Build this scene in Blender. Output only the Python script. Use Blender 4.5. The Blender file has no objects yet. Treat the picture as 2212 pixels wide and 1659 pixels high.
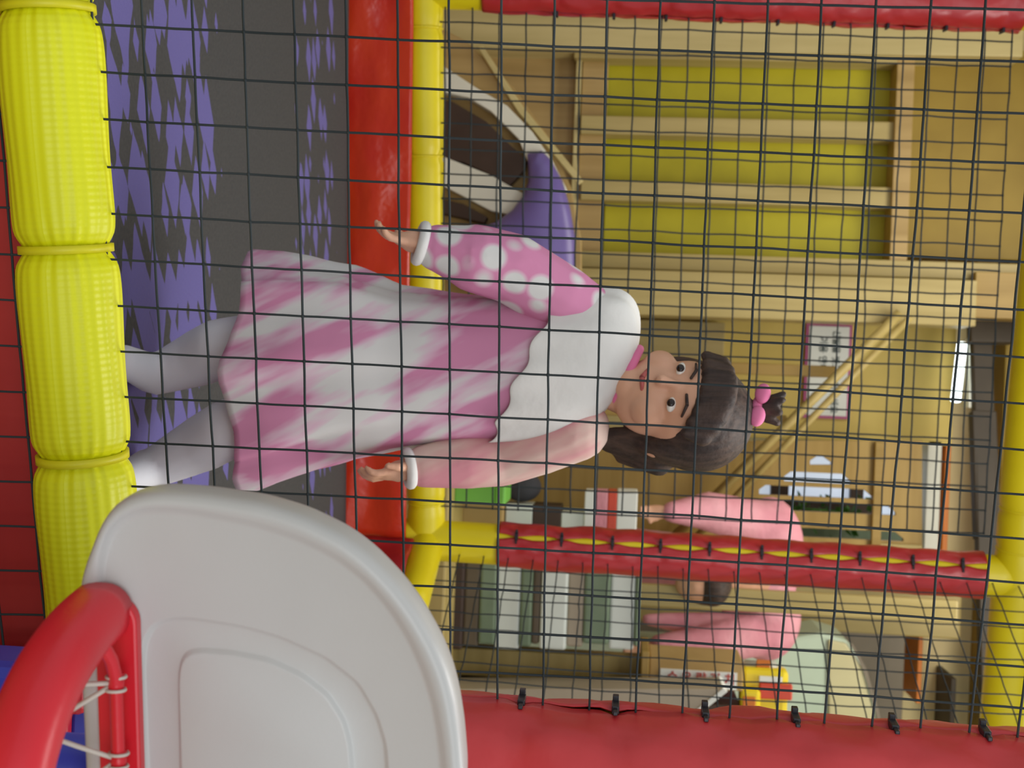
import bpy, bmesh, math, random
from mathutils import Vector, Matrix, noise
random.seed(7)
SC = bpy.context.scene
COL = SC.collection
# ---------------------------------------------------------------- camera
FPX = 2700.0
PITCH, ROLL = math.radians(5.0), 0.040
CAM = Vector((0, 0, 1.45))
FWD = Vector((0, math.cos(PITCH), -math.sin(PITCH)))
RT = Vector((1, 0, 0)); UP = Vector((0, math.sin(PITCH), math.cos(PITCH)))
XI = UP * math.cos(ROLL) - RT * math.sin(ROLL)      # picture right (the camera is held on its side)
YD = RT * math.cos(ROLL) + UP * math.sin(ROLL)      # picture down
cd = bpy.data.cameras.new('camera'); cam = bpy.data.objects.new('camera', cd); COL.objects.link(cam)
cd.sensor_width = 36; cd.sensor_fit = 'HORIZONTAL'; cd.lens = 36 * FPX / 2212
cam.matrix_world = Matrix(((XI.x, -YD.x, -FWD.x, CAM.x), (XI.y, -YD.y, -FWD.y, CAM.y), (XI.z, -YD.z, -FWD.z, CAM.z), (0, 0, 0, 1)))
cd.clip_start = 0.05
cd.dof.use_dof = True; cd.dof.focus_distance = 1.35; cd.dof.aperture_fstop = 11
SC.camera = cam
# ---------------------------------------------------------------- world, lights, exposure
SC.view_settings.view_transform = 'Standard'; SC.view_settings.look = 'None'
SC.view_settings.exposure = 0.0; SC.view_settings.gamma = 1.0; SC.view_settings.use_curve_mapping = False
w = bpy.data.worlds.new('world'); SC.world = w; w.use_nodes = True
w.node_tree.nodes['Background'].inputs[0].default_value = (0.93, 0.97, 1.0, 1)
w.node_tree.nodes['Background'].inputs[1].default_value = 0.62

def area(name, loc, rot, sx, sy, power, color):
    l = bpy.data.lights.new(name, 'AREA'); l.shape = 'RECTANGLE'; l.size = sx; l.size_y = sy
    l.energy = power; l.color = color
    o = bpy.data.objects.new(name, l); COL.objects.link(o); o.location = loc; o.rotation_euler = rot
    return o
area('ceiling_lamp_play_area', (0.55, 1.9, 3.2), (math.radians(-8), math.radians(14), 0), 1.2, 0.9, 36, (1, .98, .95))
area('ceiling_lamp_room', (0.5, 4.4, 3.8), (math.radians(20), math.radians(-6), 0), 4.2, 0.9, 76, (1, .97, .88))
area('daylight_opening', (0.9, -1.6, 2.3), (math.radians(68), 0, math.radians(20)), 2.6, 1.6, 34, (.93, .97, 1))

# ---------------------------------------------------------------- geometry helpers
def ray(x, y): return FWD + XI * ((x - 1106) / FPX) + YD * ((y - 829.5) / FPX)
def Q(x, y, Y):                       # the point on the upright plane y = Y
    r = ray(x, y); return CAM + r * (Y / r.y)
class Plane:
    def __init__(s, X0, Y0, yaw):
        s.o = Vector((X0, Y0, 0)); s.e = Vector((math.cos(yaw), math.sin(yaw), 0)); s.n = Vector((math.sin(yaw), -math.cos(yaw), 0))
    def at(s, x, y, off=0.0):
        r = ray(x, y); t = (s.o + s.n * off - CAM).dot(s.n) / r.dot(s.n); return CAM + r * t
    def sz(s, x, y, off=0.0):
        p = s.at(x, y, off); return ((p - s.o).dot(s.e), p.z)
    def pt(s, a, z, off=0.0): return s.o + s.e * a + Vector((0, 0, z)) + s.n * off
YAW = math.radians(9)
FRONT = Plane(-0.14, 1.20, YAW)
REAR = Plane(0.0, 3.62, YAW)

def link(name, me, mat=None, parent=None):
    o = bpy.data.objects.new(name, me); COL.objects.link(o)
    if mat is not None: me.materials.append(mat)
    if parent is not None: o.parent = parent
    return o
def obj(name, vs, fs, mat, parent=None, smooth=False, fix=True):
    me = bpy.data.meshes.new(name); me.from_pydata([tuple(v) for v in vs], [], fs)
    if fix:
        bm = bmesh.new(); bm.from_mesh(me); bmesh.ops.recalc_face_normals(bm, faces=bm.faces); bm.to_mesh(me); bm.free()
    if smooth:
        for p in me.polygons: p.use_smooth = True
    return link(name, me, mat, parent)
def tag(o, label, cat, group=None, kind=None):
    o['label'] = label; o['category'] = cat
    if group: o['group'] = group
    if kind: o['kind'] = kind
    return o
def struct(o): o['kind'] = 'structure'; return o
def empty(name, loc=(0, 0, 0)):
    o = bpy.data.objects.new(name, None); COL.objects.link(o); o.empty_display_size = .05
    return o                                            # parts keep world coordinates under an Empty at the origin
class MB:
    def __init__(s): s.v = []; s.f = []
    def add(s, vs, fs):
        b = len(s.v); s.v += [Vector(v) for v in vs]; s.f += [tuple(i + b for i in f) for f in fs]
    def box(s, a, b):
        x0, y0, z0 = a; x1, y1, z1 = b
        s.add([(x0,y0,z0),(x1,y0,z0),(x1,y1,z0),(x0,y1,z0),(x0,y0,z1),(x1,y0,z1),(x1,y1,z1),(x0,y1,z1)],
              [(0,3,2,1),(4,5,6,7),(0,1,5,4),(1,2,6,5),(2,3,7,6),(3,0,4,7)])
    def tube(s, pts, r, n=8, cap=True, closed=False):
        pts = [Vector(p) for p in pts]; m = len(pts); vs = []; fs = []
        rr = r if isinstance(r, (list, tuple)) else [r] * m
        t = (pts[1] - pts[0]).normalized(); ref = Vector((0, 0, 1)) if abs(t.z) < .9 else Vector((1, 0, 0))
        u = t.cross(ref).normalized()
        for k in range(m):
            if closed: t = (pts[(k + 1) % m] - pts[k - 1]).normalized()
            else: t = (pts[min(k + 1, m - 1)] - pts[max(k - 1, 0)]).normalized()
            u = (u - t * u.dot(t)).normalized(); w_ = t.cross(u)
            for j in range(n):
                a = 2 * math.pi * j / n; vs.append(pts[k] + (u * math.cos(a) + w_ * math.sin(a)) * rr[k])
        for k in range(m if closed else m - 1):
            k2 = (k + 1) % m
            for j in range(n): fs.append((k*n+j, k*n+(j+1)%n, k2*n+(j+1)%n, k2*n+j))
        if cap and not closed: fs.append(tuple(range(n - 1, -1, -1))); fs.append(tuple((m-1)*n + j for j in range(n)))
        s.add(vs, fs)
    def prism(s, front, back):
        n = len(front); s.add(list(front) + list(back), [tuple(range(n)), tuple(range(2*n-1, n-1, -1))] + [(i, n+i, n+(i+1) % n, (i+1) % n) for i in range(n)])
    def sweep(s, pts, prof, upv=Vector((0, 0, 1)), closed=False, cap=True):
        m = len(pts); n = len(prof); vs = []; fs = []
        for k in range(m):
            if closed: t = (pts[(k+1) % m] - pts[k-1]).normalized()
            else: t = (pts[min(k+1, m-1)] - pts[max(k-1, 0)]).normalized()
            side = t.cross(upv).normalized(); u2 = side.cross(t).normalized()
            for (a, b) in prof: vs.append(pts[k] + side * a + u2 * b)
        for k in range(m if closed else m - 1):
            k2 = (k+1) % m
            for j in range(n): fs.append((k*n+j, k*n+(j+1) % n, k2*n+(j+1) % n, k2*n+j))
        if cap and not closed: fs += [tuple(range(n)), tuple(range(m*n-1, (m-1)*n-1, -1))]
        s.add(vs, fs)
    def ball(s, c, r, mtx=None, seg=16, rings=10):
        vs = []; fs = []; rx, ry, rz = r if isinstance(r, (tuple, list)) else (r, r, r)
        for i in range(rings + 1):
            ph = math.pi * i / rings
            for j in range(seg):
                th = 2 * math.pi * j / seg
                v = Vector((rx * math.sin(ph) * math.cos(th), ry * math.sin(ph) * math.sin(th), rz * math.cos(ph)))
                vs.append(Vector(c) + (mtx @ v if mtx else v))
        for i in range(rings):
            for j in range(seg): fs.append((i*seg+j, i*seg+(j+1) % seg, (i+1)*seg+(j+1) % seg, (i+1)*seg+j))
        s.add(vs, fs)
    def cap(s, p0, r0, p1, r1):
        s.ball(p0, r0, seg=14, rings=8); s.ball(p1, r1, seg=14, rings=8); s.tube([p0, p1], [r0, r1], 14)
    def build(s, name, mat, parent=None, smooth=False, bevel=0, fix=True):
        o = obj(name, s.v, s.f, mat, parent, smooth, fix)
        if bevel:
            b = o.modifiers.new('bevel', 'BEVEL'); b.width = bevel; b.segments = 2; b.limit_method = 'ANGLE'
        return o
def organic(mb, name, mat, parent, voxel, smooth):      # one continuous skin over the limb volumes
    o = mb.build('tmp', mat)
    r = o.modifiers.new('r', 'REMESH'); r.mode = 'VOXEL'; r.voxel_size = voxel; r.use_smooth_shade = True
    s_ = o.modifiers.new('s', 'SMOOTH'); s_.iterations = smooth; s_.factor = .6
    dg = bpy.context.evaluated_depsgraph_get(); dg.update()
    me = bpy.data.meshes.new_from_object(o.evaluated_get(dg)); bpy.data.objects.remove(o)
    me.materials.clear()
    for p in me.polygons: p.use_smooth = True
    me.name = name
    return link(name, me, mat, parent)
def pxslab(name, pts, Y, Y2, mat, parent=None, bevel=0.004):   # upright board: outline at y=Y with real thickness back to y=Y2
    f = [Q(x, y, Y) for x, y in pts]; d = Y2 - Y
    mb = MB(); mb.prism(f, [p + Vector((0, d, 0)) for p in f])
    return mb.build(name, mat, parent, bevel=bevel)
def rect(x0, y0, x1, y1): return [(x0, y0), (x1, y0), (x1, y1), (x0, y1)]
def qrect(x0, y0, x1, y1, Y):          # level, plumb rectangle whose picture is about that pixel box
    a = Q(x0, (y0 + y1) / 2, Y); b = Q(x1, (y0 + y1) / 2, Y); c = Q((x0 + x1) / 2, y0, Y); d = Q((x0 + x1) / 2, y1, Y)
    return c.x, a.z, d.x, b.z
def pbox(name, x0, y0, x1, y1, Y, Y2, mat, parent=None, bevel=.004, zfloor=None):
    X0, Z0, X1, Z1 = qrect(x0, y0, x1, y1, Y)
    mb = MB(); mb.box((X0, Y, Z0 if zfloor is None else zfloor), (X1, Y2, Z1)); return mb.build(name, mat, parent, bevel=bevel)

# ---------------------------------------------------------------- material helpers
def S(c): return tuple((v / 12.92 if v <= .04045 else ((v + .055) / 1.055) ** 2.4) for v in [q / 255 for q in c]) + (1,)
def base(name, rough=.5, spec=.5):
    m = bpy.data.materials.new(name); m.use_nodes = True; b = m.node_tree.nodes['Principled BSDF']
    b.inputs['Roughness'].default_value = rough; b.inputs['Specular IOR Level'].default_value = spec
    return m, m.node_tree, b
def noise_mat(name, c1, c2, scale=(5, 5, 5), rough=.5, spec=.5, bump=0.0, bscale=60, detail=4, lo=.35, hi=.65, coat=0, bdist=.002):
    m, nt, b = base(name, rough, spec); N = nt.nodes; L = nt.links
    tc = N.new('ShaderNodeTexCoord'); mp = N.new('ShaderNodeMapping'); mp.inputs['Scale'].default_value = scale
    L.new(tc.outputs['Object'], mp.inputs[0]); nz = N.new('ShaderNodeTexNoise'); nz.inputs['Detail'].default_value = detail; nz.inputs['Scale'].default_value = 1
    L.new(mp.outputs[0], nz.inputs['Vector']); cr = N.new('ShaderNodeValToRGB')
    cr.color_ramp.elements[0].color = S(c1); cr.color_ramp.elements[1].color = S(c2)
    cr.color_ramp.elements[0].position = lo; cr.color_ramp.elements[1].position = hi
    L.new(nz.outputs['Fac'], cr.inputs[0]); L.new(cr.outputs[0], b.inputs['Base Color'])
    if bump:
        n2 = N.new('ShaderNodeTexNoise'); n2.inputs['Scale'].default_value = bscale; n2.inputs['Detail'].default_value = 3
        L.new(tc.outputs['Object'], n2.inputs['Vector']); bp = N.new('ShaderNodeBump'); bp.inputs['Strength'].default_value = bump; bp.inputs['Distance'].default_value = bdist
        L.new(n2.outputs['Fac'], bp.inputs['Height']); L.new(bp.outputs[0], b.inputs['Normal'])
    if coat: b.inputs['Coat Weight'].default_value = coat; b.inputs['Coat Roughness'].default_value = .08
    return m
def plain(name, c, rough=.5, spec=.5, var=6, **k):
    c2 = tuple(min(255, v + var) for v in c); c1 = tuple(max(0, v - var) for v in c)
    return noise_mat(name, c1, c2, rough=rough, spec=spec, **k)
def wood(name, c, axis='z', var=14, rough=.45):
    s = {'z': (14, 14, 1.2), 'x': (1.2, 14, 14)}[axis]
    return noise_mat(name, tuple(max(0, v - var) for v in c), tuple(min(255, v + var * .6) for v in c), scale=s, rough=rough, spec=.4, detail=6, lo=.3, hi=.7)
def emit(name, c, s):
    m, nt, b = base(name); b.inputs['Emission Color'].default_value = S(c); b.inputs['Emission Strength'].default_value = s; b.inputs['Base Color'].default_value = S(c)
    return m
M = dict(
    red_dark=noise_mat('red_dark', (168, 44, 44), (180, 50, 46), rough=.45, spec=.4, bump=.3, bscale=12, bdist=.01),
    red_vinyl=noise_mat('red_vinyl', (172, 34, 40), (184, 42, 46), rough=.33, spec=.55, bump=.35, bscale=9, bdist=.02),
    red_vinyl_near=noise_mat('red_vinyl_near', (198, 52, 56), (208, 60, 64), rough=.36, spec=.55, bump=.3, bscale=18, bdist=.008),
    red_gloss=noise_mat('red_gloss', (196, 40, 30), (212, 62, 30), scale=(3, 9, 9), rough=.2, spec=.6, bump=.35, bscale=12, bdist=.015),
    lemon=plain('lemon_band', (214, 206, 12), rough=.45, var=4),
    yellow_pipe=noise_mat('yellow_pipe', (220, 200, 14), (230, 212, 24), rough=.38, spec=.5, bump=.1, bscale=30),
    net=plain('net_cord', (52, 58, 60), rough=.8, var=8, spec=.2),
    tie=plain('tie_plastic', (34, 32, 38), rough=.4, var=4),
    board=plain('board_plastic', (188, 187, 184), rough=.38, var=3, bump=.05, bscale=300),
    hoop=plain('hoop_red', (212, 34, 48), rough=.34, var=5, bump=.06, bscale=250),
    cord=plain('white_cord', (206, 200, 188), rough=.8, var=8),
    blue=plain('blue_plastic', (58, 66, 178), rough=.4, var=8),
    pine=wood('pine', (178, 160, 104)), pine_x=wood('pine_x', (178, 158, 98), 'x'), pine_pale=wood('pine_pale', (198, 182, 128)),
    tan=wood('tan_wood', (176, 148, 94)), amber=wood('amber_wood', (160, 132, 70), 'x'), amber_z=wood('amber_wood_z', (156, 128, 66)),
    yg=plain('yellow_green_panel', (176, 166, 10), rough=.5, var=6), ochre=plain('ochre_panel', (146, 120, 30), rough=.55, var=5),
    yellow_wall=plain('yellow_wall', (206, 182, 96), rough=.6, var=5), green_box=plain('green_box', (118, 192, 78), rough=.45, var=6), cream=plain('cream_wall', (214, 198, 148), rough=.7, var=4),
    white=plain('white_paint', (226, 226, 214), rough=.5, var=4), purple=plain('purple_plastic', (112, 98, 164), rough=.32, var=5),
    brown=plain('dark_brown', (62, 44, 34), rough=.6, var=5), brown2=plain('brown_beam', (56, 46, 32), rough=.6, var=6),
    gray=plain('grey_panel', (124, 114, 98), rough=.55, var=5), mint=plain('mint_enamel', (186, 204, 182), rough=.3, var=4),
    ivory=plain('ivory_enamel', (200, 194, 150), rough=.35, var=4), pinkcloth=noise_mat('pink_cloth', (214, 140, 156), (228, 166, 178), rough=.85, bump=.5, bscale=26, bdist=.01),
    orange=plain('orange_trim', (206, 118, 34), rough=.5, var=6), magenta=plain('magenta_border', (178, 84, 134), rough=.6, var=4),
    paper=plain('paper', (228, 232, 228), rough=.7, var=3), ink=plain('ink', (58, 74, 72), rough=.8, var=3), redink=plain('red_ink', (176, 72, 62), rough=.7, var=3),
    green=plain('green_plastic', (122, 210, 72), rough=.45, var=6), leaf=noise_mat('leaf', (44, 96, 30), (90, 150, 54), scale=(30, 30, 30), rough=.6),
    pack=noise_mat('pack_yellow', (224, 196, 24), (232, 210, 40), scale=(8, 8, 8), rough=.35), redpack=plain('pack_red', (208, 74, 50), rough=.4, var=8),
    cardboard=plain('cardboard', (176, 146, 92), rough=.8, var=6), stone=plain('grey_counter', (164, 152, 132), rough=.5, var=4),
    skin=noise_mat('skin', (208, 158, 128), (218, 170, 142), scale=(12, 12, 12), rough=.5, spec=.4), hair=noise_mat('hair', (46, 36, 33), (76, 60, 52), scale=(90, 90, 8), rough=.6, spec=.35, bump=.6, bscale=120),
    tights=plain('white_tights', (232, 234, 240), rough=.85, var=5), lips=plain('lips', (182, 92, 88), rough=.45, var=4), eye=plain('eye_white', (228, 224, 216), rough=.2, var=2),
    iris=plain('iris', (34, 22, 18), rough=.15, var=2), pinktrim=plain('pink_trim', (222, 118, 160), rough=.8, var=6), whitecloth=noise_mat('white_cloth', (214, 214, 210), (230, 230, 226), rough=.85, bump=.3, bscale=30, bdist=.006),
    towel_green=plain('green_grey_tray', (110, 128, 104), rough=.6, var=8), towel_white=plain('white_tray', (212, 220, 214), rough=.4, var=5), towel_brown=plain('brown_tray', (96, 84, 66), rough=.6, var=6),
    trousers=plain('dark_trousers', (60, 60, 66), rough=.9, var=5), floor=wood('floor_wood', (176, 146, 96), 'x'), glow=emit('window_light', (196, 208, 226), .75), tube=emit('tube_light', (236, 250, 250), 3.0),
    clear=plain('bottle_plastic', (190, 190, 180), rough=.2, var=4),
)
def foam_mat():
    m, nt, b = base('yellow_foam_fabric', .42, .45); N = nt.nodes; L = nt.links
    b.inputs['Base Color'].default_value = S((224, 226, 12))
    uv = N.new('ShaderNodeUVMap'); uv.uv_map = 'uv'
    hs = []
    for sc, st, dr in ((52, 1.0, 'X'), (300, .35, 'Y')):
        wv = N.new('ShaderNodeTexWave'); wv.wave_type = 'BANDS'; wv.bands_direction = dr; wv.inputs['Scale'].default_value = sc / 6.2832 * 1.0
        wv.inputs['Distortion'].default_value = .25; wv.inputs['Detail'].default_value = 1
        L.new(uv.outputs[0], wv.inputs['Vector']); mu = N.new('ShaderNodeMath'); mu.operation = 'MULTIPLY'; mu.inputs[1].default_value = st
        L.new(wv.outputs['Fac'], mu.inputs[0]); hs.append(mu)
    ad = N.new('ShaderNodeMath'); ad.operation = 'ADD'; L.new(hs[0].outputs[0], ad.inputs[0]); L.new(hs[1].outputs[0], ad.inputs[1])
    bp = N.new('ShaderNodeBump'); bp.inputs['Strength'].default_value = .55; bp.inputs['Distance'].default_value = .0012
    L.new(ad.outputs[0], bp.inputs['Height']); L.new(bp.outputs[0], b.inputs['Normal'])
    return m
M['foam'] = foam_mat()
def mat_mat():
    m, nt, b = base('dark_carpet_mat', .85, .2); N = nt.nodes; L = nt.links
    tc = N.new('ShaderNodeTexCoord'); sp = N.new('ShaderNodeSeparateXYZ'); L.new(tc.outputs['Object'], sp.inputs[0])
    def mth(op, a, b_=None, c=None):
        n = N.new('ShaderNodeMath'); n.operation = op
        for i, q in enumerate((a, b_, c)):
            if q is None: continue
            if isinstance(q, (int, float)): n.inputs[i].default_value = q
            else: L.new(q, n.inputs[i])
        return n.outputs[0]
    X, Y = sp.outputs[0], sp.outputs[1]
    nz = N.new('ShaderNodeTexNoise'); nz.inputs['Scale'].default_value = 9; nz.inputs['Detail'].default_value = 2; L.new(tc.outputs['Object'], nz.inputs['Vector'])
    nn = mth('SUBTRACT', nz.outputs['Fac'], .5)
    yr = mth('SUBTRACT', Y, mth('MULTIPLY', X, .16))
    cx = N.new('ShaderNodeCombineXYZ'); L.new(mth('MULTIPLY', mth('ADD', X, mth('MULTIPLY', yr, .22)), 7.5), cx.inputs[0]); L.new(mth('MULTIPLY', mth('SUBTRACT', yr, mth('MULTIPLY', X, .18)), 17), cx.inputs[1])
    vz = N.new('ShaderNodeTexVoronoi'); vz.feature = 'F1'; vz.distance = 'MANHATTAN'; vz.inputs['Scale'].default_value = 1; vz.inputs['Randomness'].default_value = .55; L.new(cx.outputs[0], vz.inputs['Vector'])
    p = mth('ADD', mth('SUBTRACT', 1.0, vz.outputs['Distance']), mth('MULTIPLY', nn, .55))
    def band(c, h):
        d = mth('ABSOLUTE', mth('SUBTRACT', mth('ADD', yr, mth('MULTIPLY', nn, .16)), c)); return mth('SUBTRACT', 1.0, mth('DIVIDE', d, h))
    B1 = mth('MINIMUM', mth('MULTIPLY', band(2.10, .33), 1.5), .62); B2 = mth('MINIMUM', mth('MULTIPLY', band(3.16, .22), .8), .26)
    bb = mth('MAXIMUM', B1, B2)
    f = mth('GREATER_THAN', mth('ADD', p, bb), .78)
    f = mth('MULTIPLY', f, mth('GREATER_THAN', bb, .0))
    n2 = N.new('ShaderNodeTexNoise'); n2.inputs['Scale'].default_value = 160; L.new(tc.outputs['Object'], n2.inputs['Vector'])
    cr = N.new('ShaderNodeValToRGB'); cr.color_ramp.elements[0].color = S((64, 64, 66)); cr.color_ramp.elements[1].color = S((84, 84, 84)); L.new(n2.outputs['Fac'], cr.inputs[0])
    mx = N.new('ShaderNodeMix'); mx.data_type = 'RGBA'; L.new(f, mx.inputs[0]); L.new(cr.outputs[0], mx.inputs[6]); mx.inputs[7].default_value = S((108, 102, 162))
    L.new(mx.outputs[2], b.inputs['Base Color'])
    bp = N.new('ShaderNodeBump'); bp.inputs['Strength'].default_value = .4; bp.inputs['Distance'].default_value = .003; L.new(n2.outputs['Fac'], bp.inputs['Height']); L.new(bp.outputs[0], b.inputs['Normal'])
    return m
M['mat'] = mat_mat()
def print_mat(name, rot, scale, c1, c2, c3, lo, hi, dots=False):
    m, nt, b = base(name, .85, .2); N = nt.nodes; L = nt.links
    tc = N.new('ShaderNodeTexCoord'); mp = N.new('ShaderNodeMapping'); mp.vector_type = 'TEXTURE'; mp.inputs['Rotation'].default_value = rot; mp.inputs['Scale'].default_value = tuple(1 / q for q in scale)
    L.new(tc.outputs['Object'], mp.inputs[0])
    if dots:
        t = N.new('ShaderNodeTexVoronoi'); t.inputs['Scale'].default_value = 1; L.new(mp.outputs[0], t.inputs['Vector']); src = t.outputs['Distance']
    else:
        t = N.new('ShaderNodeTexNoise'); t.inputs['Scale'].default_value = 1; t.inputs['Detail'].default_value = 3; L.new(mp.outputs[0], t.inputs['Vector']); src = t.outputs['Fac']
    cr = N.new('ShaderNodeValToRGB'); e = cr.color_ramp.elements; e[0].position = lo; e[1].position = hi; e[0].color = S(c1); e[1].color = S(c2)
    k = cr.color_ramp.elements.new((lo + hi) / 2); k.color = S(c3)
    L.new(src, cr.inputs[0]); L.new(cr.outputs[0], b.inputs['Base Color'])
    return m
M['dress'] = print_mat('pink_white_dress', (0, math.radians(-29), 0), (22, 10, 4.4), (206, 138, 172), (214, 214, 212), (216, 182, 200), .44, .60)
M['sleeve'] = print_mat('pink_dotted_sleeve', (0, 0, 0), (22, 22, 22), (212, 212, 210), (208, 136, 172), (214, 176, 194), .34, .5, True)

# ================================================================ THE SETTING
mb = MB(); mb.box((-3.6, -2.5, -.1), (3.6, 8.0, 0)); struct(mb.build('floor', M['floor']))
mb = MB(); mb.box((-3.6, 2.2, 4.0), (3.6, 8.0, 4.1)); struct(mb.build('ceiling', M['cream']))
WALLY = 6.8
mb = MB(); mb.box((-3.6, WALLY, 0), (3.6, WALLY + .15, 4.0)); struct(mb.build('wall_back', M['cream']))
mb = MB(); mb.box((-3.75, 3.0, 0), (-3.6, 8.0, 4.0)); struct(mb.build('wall_left', M['cream']))
mb = MB(); mb.box((3.6, 3.0, 0), (3.75, 8.0, 4.0)); struct(mb.build('wall_right', M['cream']))

# ================================================================ FRONT FRAME
def foam_pipe(name, P0, P1, R, ties, label, mat=None, pleats=True):
    """padded tube from P0 to P1; ties = list of (t) where a band pinches it"""
    root = empty(name); ax = P1 - P0; Lg = ax.length; t = ax.normalized(); u = t.cross(Vector((0, 0, 1))).normalized(); w_ = t.cross(u)
    n = 220; seg = 96; vs = []; fs = []; uvs = []
    for k in range(n + 1):
        tt = k / n; d = min([abs(tt - q) * Lg for q in ties] + [9])
        pinch = math.exp(-(d / .011) ** 2); soft = math.exp(-(d / .026) ** 2)
        for j in range(seg + 1):
            a = 2 * math.pi * j / seg
            pl = (math.sin(a * 17) * .6 + math.sin(a * 29 + 1.3) * .4) * soft * .0010 if pleats else 0
            r = R * (1 - .16 * pinch - .05 * soft) + pl + .0012 * math.sin(tt * 31 + a * 2)
            vs.append(P0 + ax * tt + (u * math.cos(a) + w_ * math.sin(a)) * r); uvs.append((j / seg, tt * Lg))
    for k in range(n):
        for j in range(seg): fs.append((k*(seg+1)+j, k*(seg+1)+j+1, (k+1)*(seg+1)+j+1, (k+1)*(seg+1)+j))
    o = obj('foam_cover', vs, fs, mat or M['foam'], root, True, fix=False)
    uvl = o.data.uv_layers.new(name='uv')
    for lp in o.data.loops: uvl.data[lp.index].uv = uvs[lp.vertex_index]
    for q in ties:
        if not 0 < q < 1: continue
        c = P0 + ax * q; mb = MB(); ring = []
        for j in range(48):
            a = 2 * math.pi * j / 48; ring.append(c + (u * math.cos(a) + w_ * math.sin(a)) * (R * .88))
        mb.sweep(ring, [(-.0022, -.004), (.0022, -.004), (.0022, .004), (-.0022, .004)], upv=t, closed=True)
        mb.build('tie_band', M['lemon'], root, True)
    tag(root, label, 'padded pipe'); return root
pa, pb = FRONT.at(74, -330), FRONT.at(252, 1900)
def tpar(x, y):
    p = FRONT.at(x, y); ax = pb - pa; return (p - pa).dot(ax) / ax.dot(ax)
foam_pipe('padded_pipe', pa, pb, .0495, [tpar(85, -480), tpar(104, 20), tpar(143, 537), tpar(182, 985), tpar(225, 1440)],
          'yellow ribbed foam-padded pipe across the front of the play frame')

# ---- front safety net
NX = [308.07, 1086.91, 52.34, -86.07, 28.58, 4.09, 0.41, -4.85]; NY = [57.7, 58.05, 1039.18, 10.88, -7.39, -42.89, 17.98, -25.02]
def nodepx(i, j):
    i /= 10; j /= 10; b = (1, i, j, i*j, i*i, j*j, i*i*j, i*j*j)
    return sum(a*q for a, q in zip(NX, b)), sum(a*q for a, q in zip(NY, b))
def net(name, node, I, J, r, mat, seg=3, sag=.0, knot=1.6, amp=.0012, sides=6, skip=None):
    mb = MB(); P = {}
    for i in I:
        for j in J: P[i, j] = node(i, j) + Vector((noise.noise((i*.7, j*.7, 3)), noise.noise((i*.7, j*.7, 9)), noise.noise((i*.9, j*.8, 17)))) * amp * 2
    for A, Bs, key in ((I, J, 0), (J, I, 1)):
        for a in A:
            pts = []
            for q, b in enumerate(Bs):
                p = P[(a, b) if key == 0 else (b, a)]
                if pts:
                    p0 = last; d = (p - p0)
                    for s_ in range(1, seg):
                        t = s_ / seg; pts.append(p0 + d * t + Vector((0, 0, -1)) * (sag * math.sin(math.pi * t) if key == 1 else 0) + Vector((noise.noise((a*3.1, b*2.3, t)), 0, noise.noise((a*1.7, b*3.3, t+5)))) * amp)
                pts.append(p); last = p
            mb.tube(pts, r, sides)
    if knot:
        for p in P.values(): mb.ball(p, r * knot, seg=6, rings=4)
    return mb.build(name, mat, None, True)
def fnode(i, j):
    x, y = nodepx(i, j)
    return FRONT.at(x, y)
o = net('safety_net', fnode, list(range(-6, 20)), list(range(-3, 16)), .00128, M['net'], sag=.0006, amp=.0006)
tag(o, 'near dark square-mesh net across the whole front of the play cage', 'net')

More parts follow.
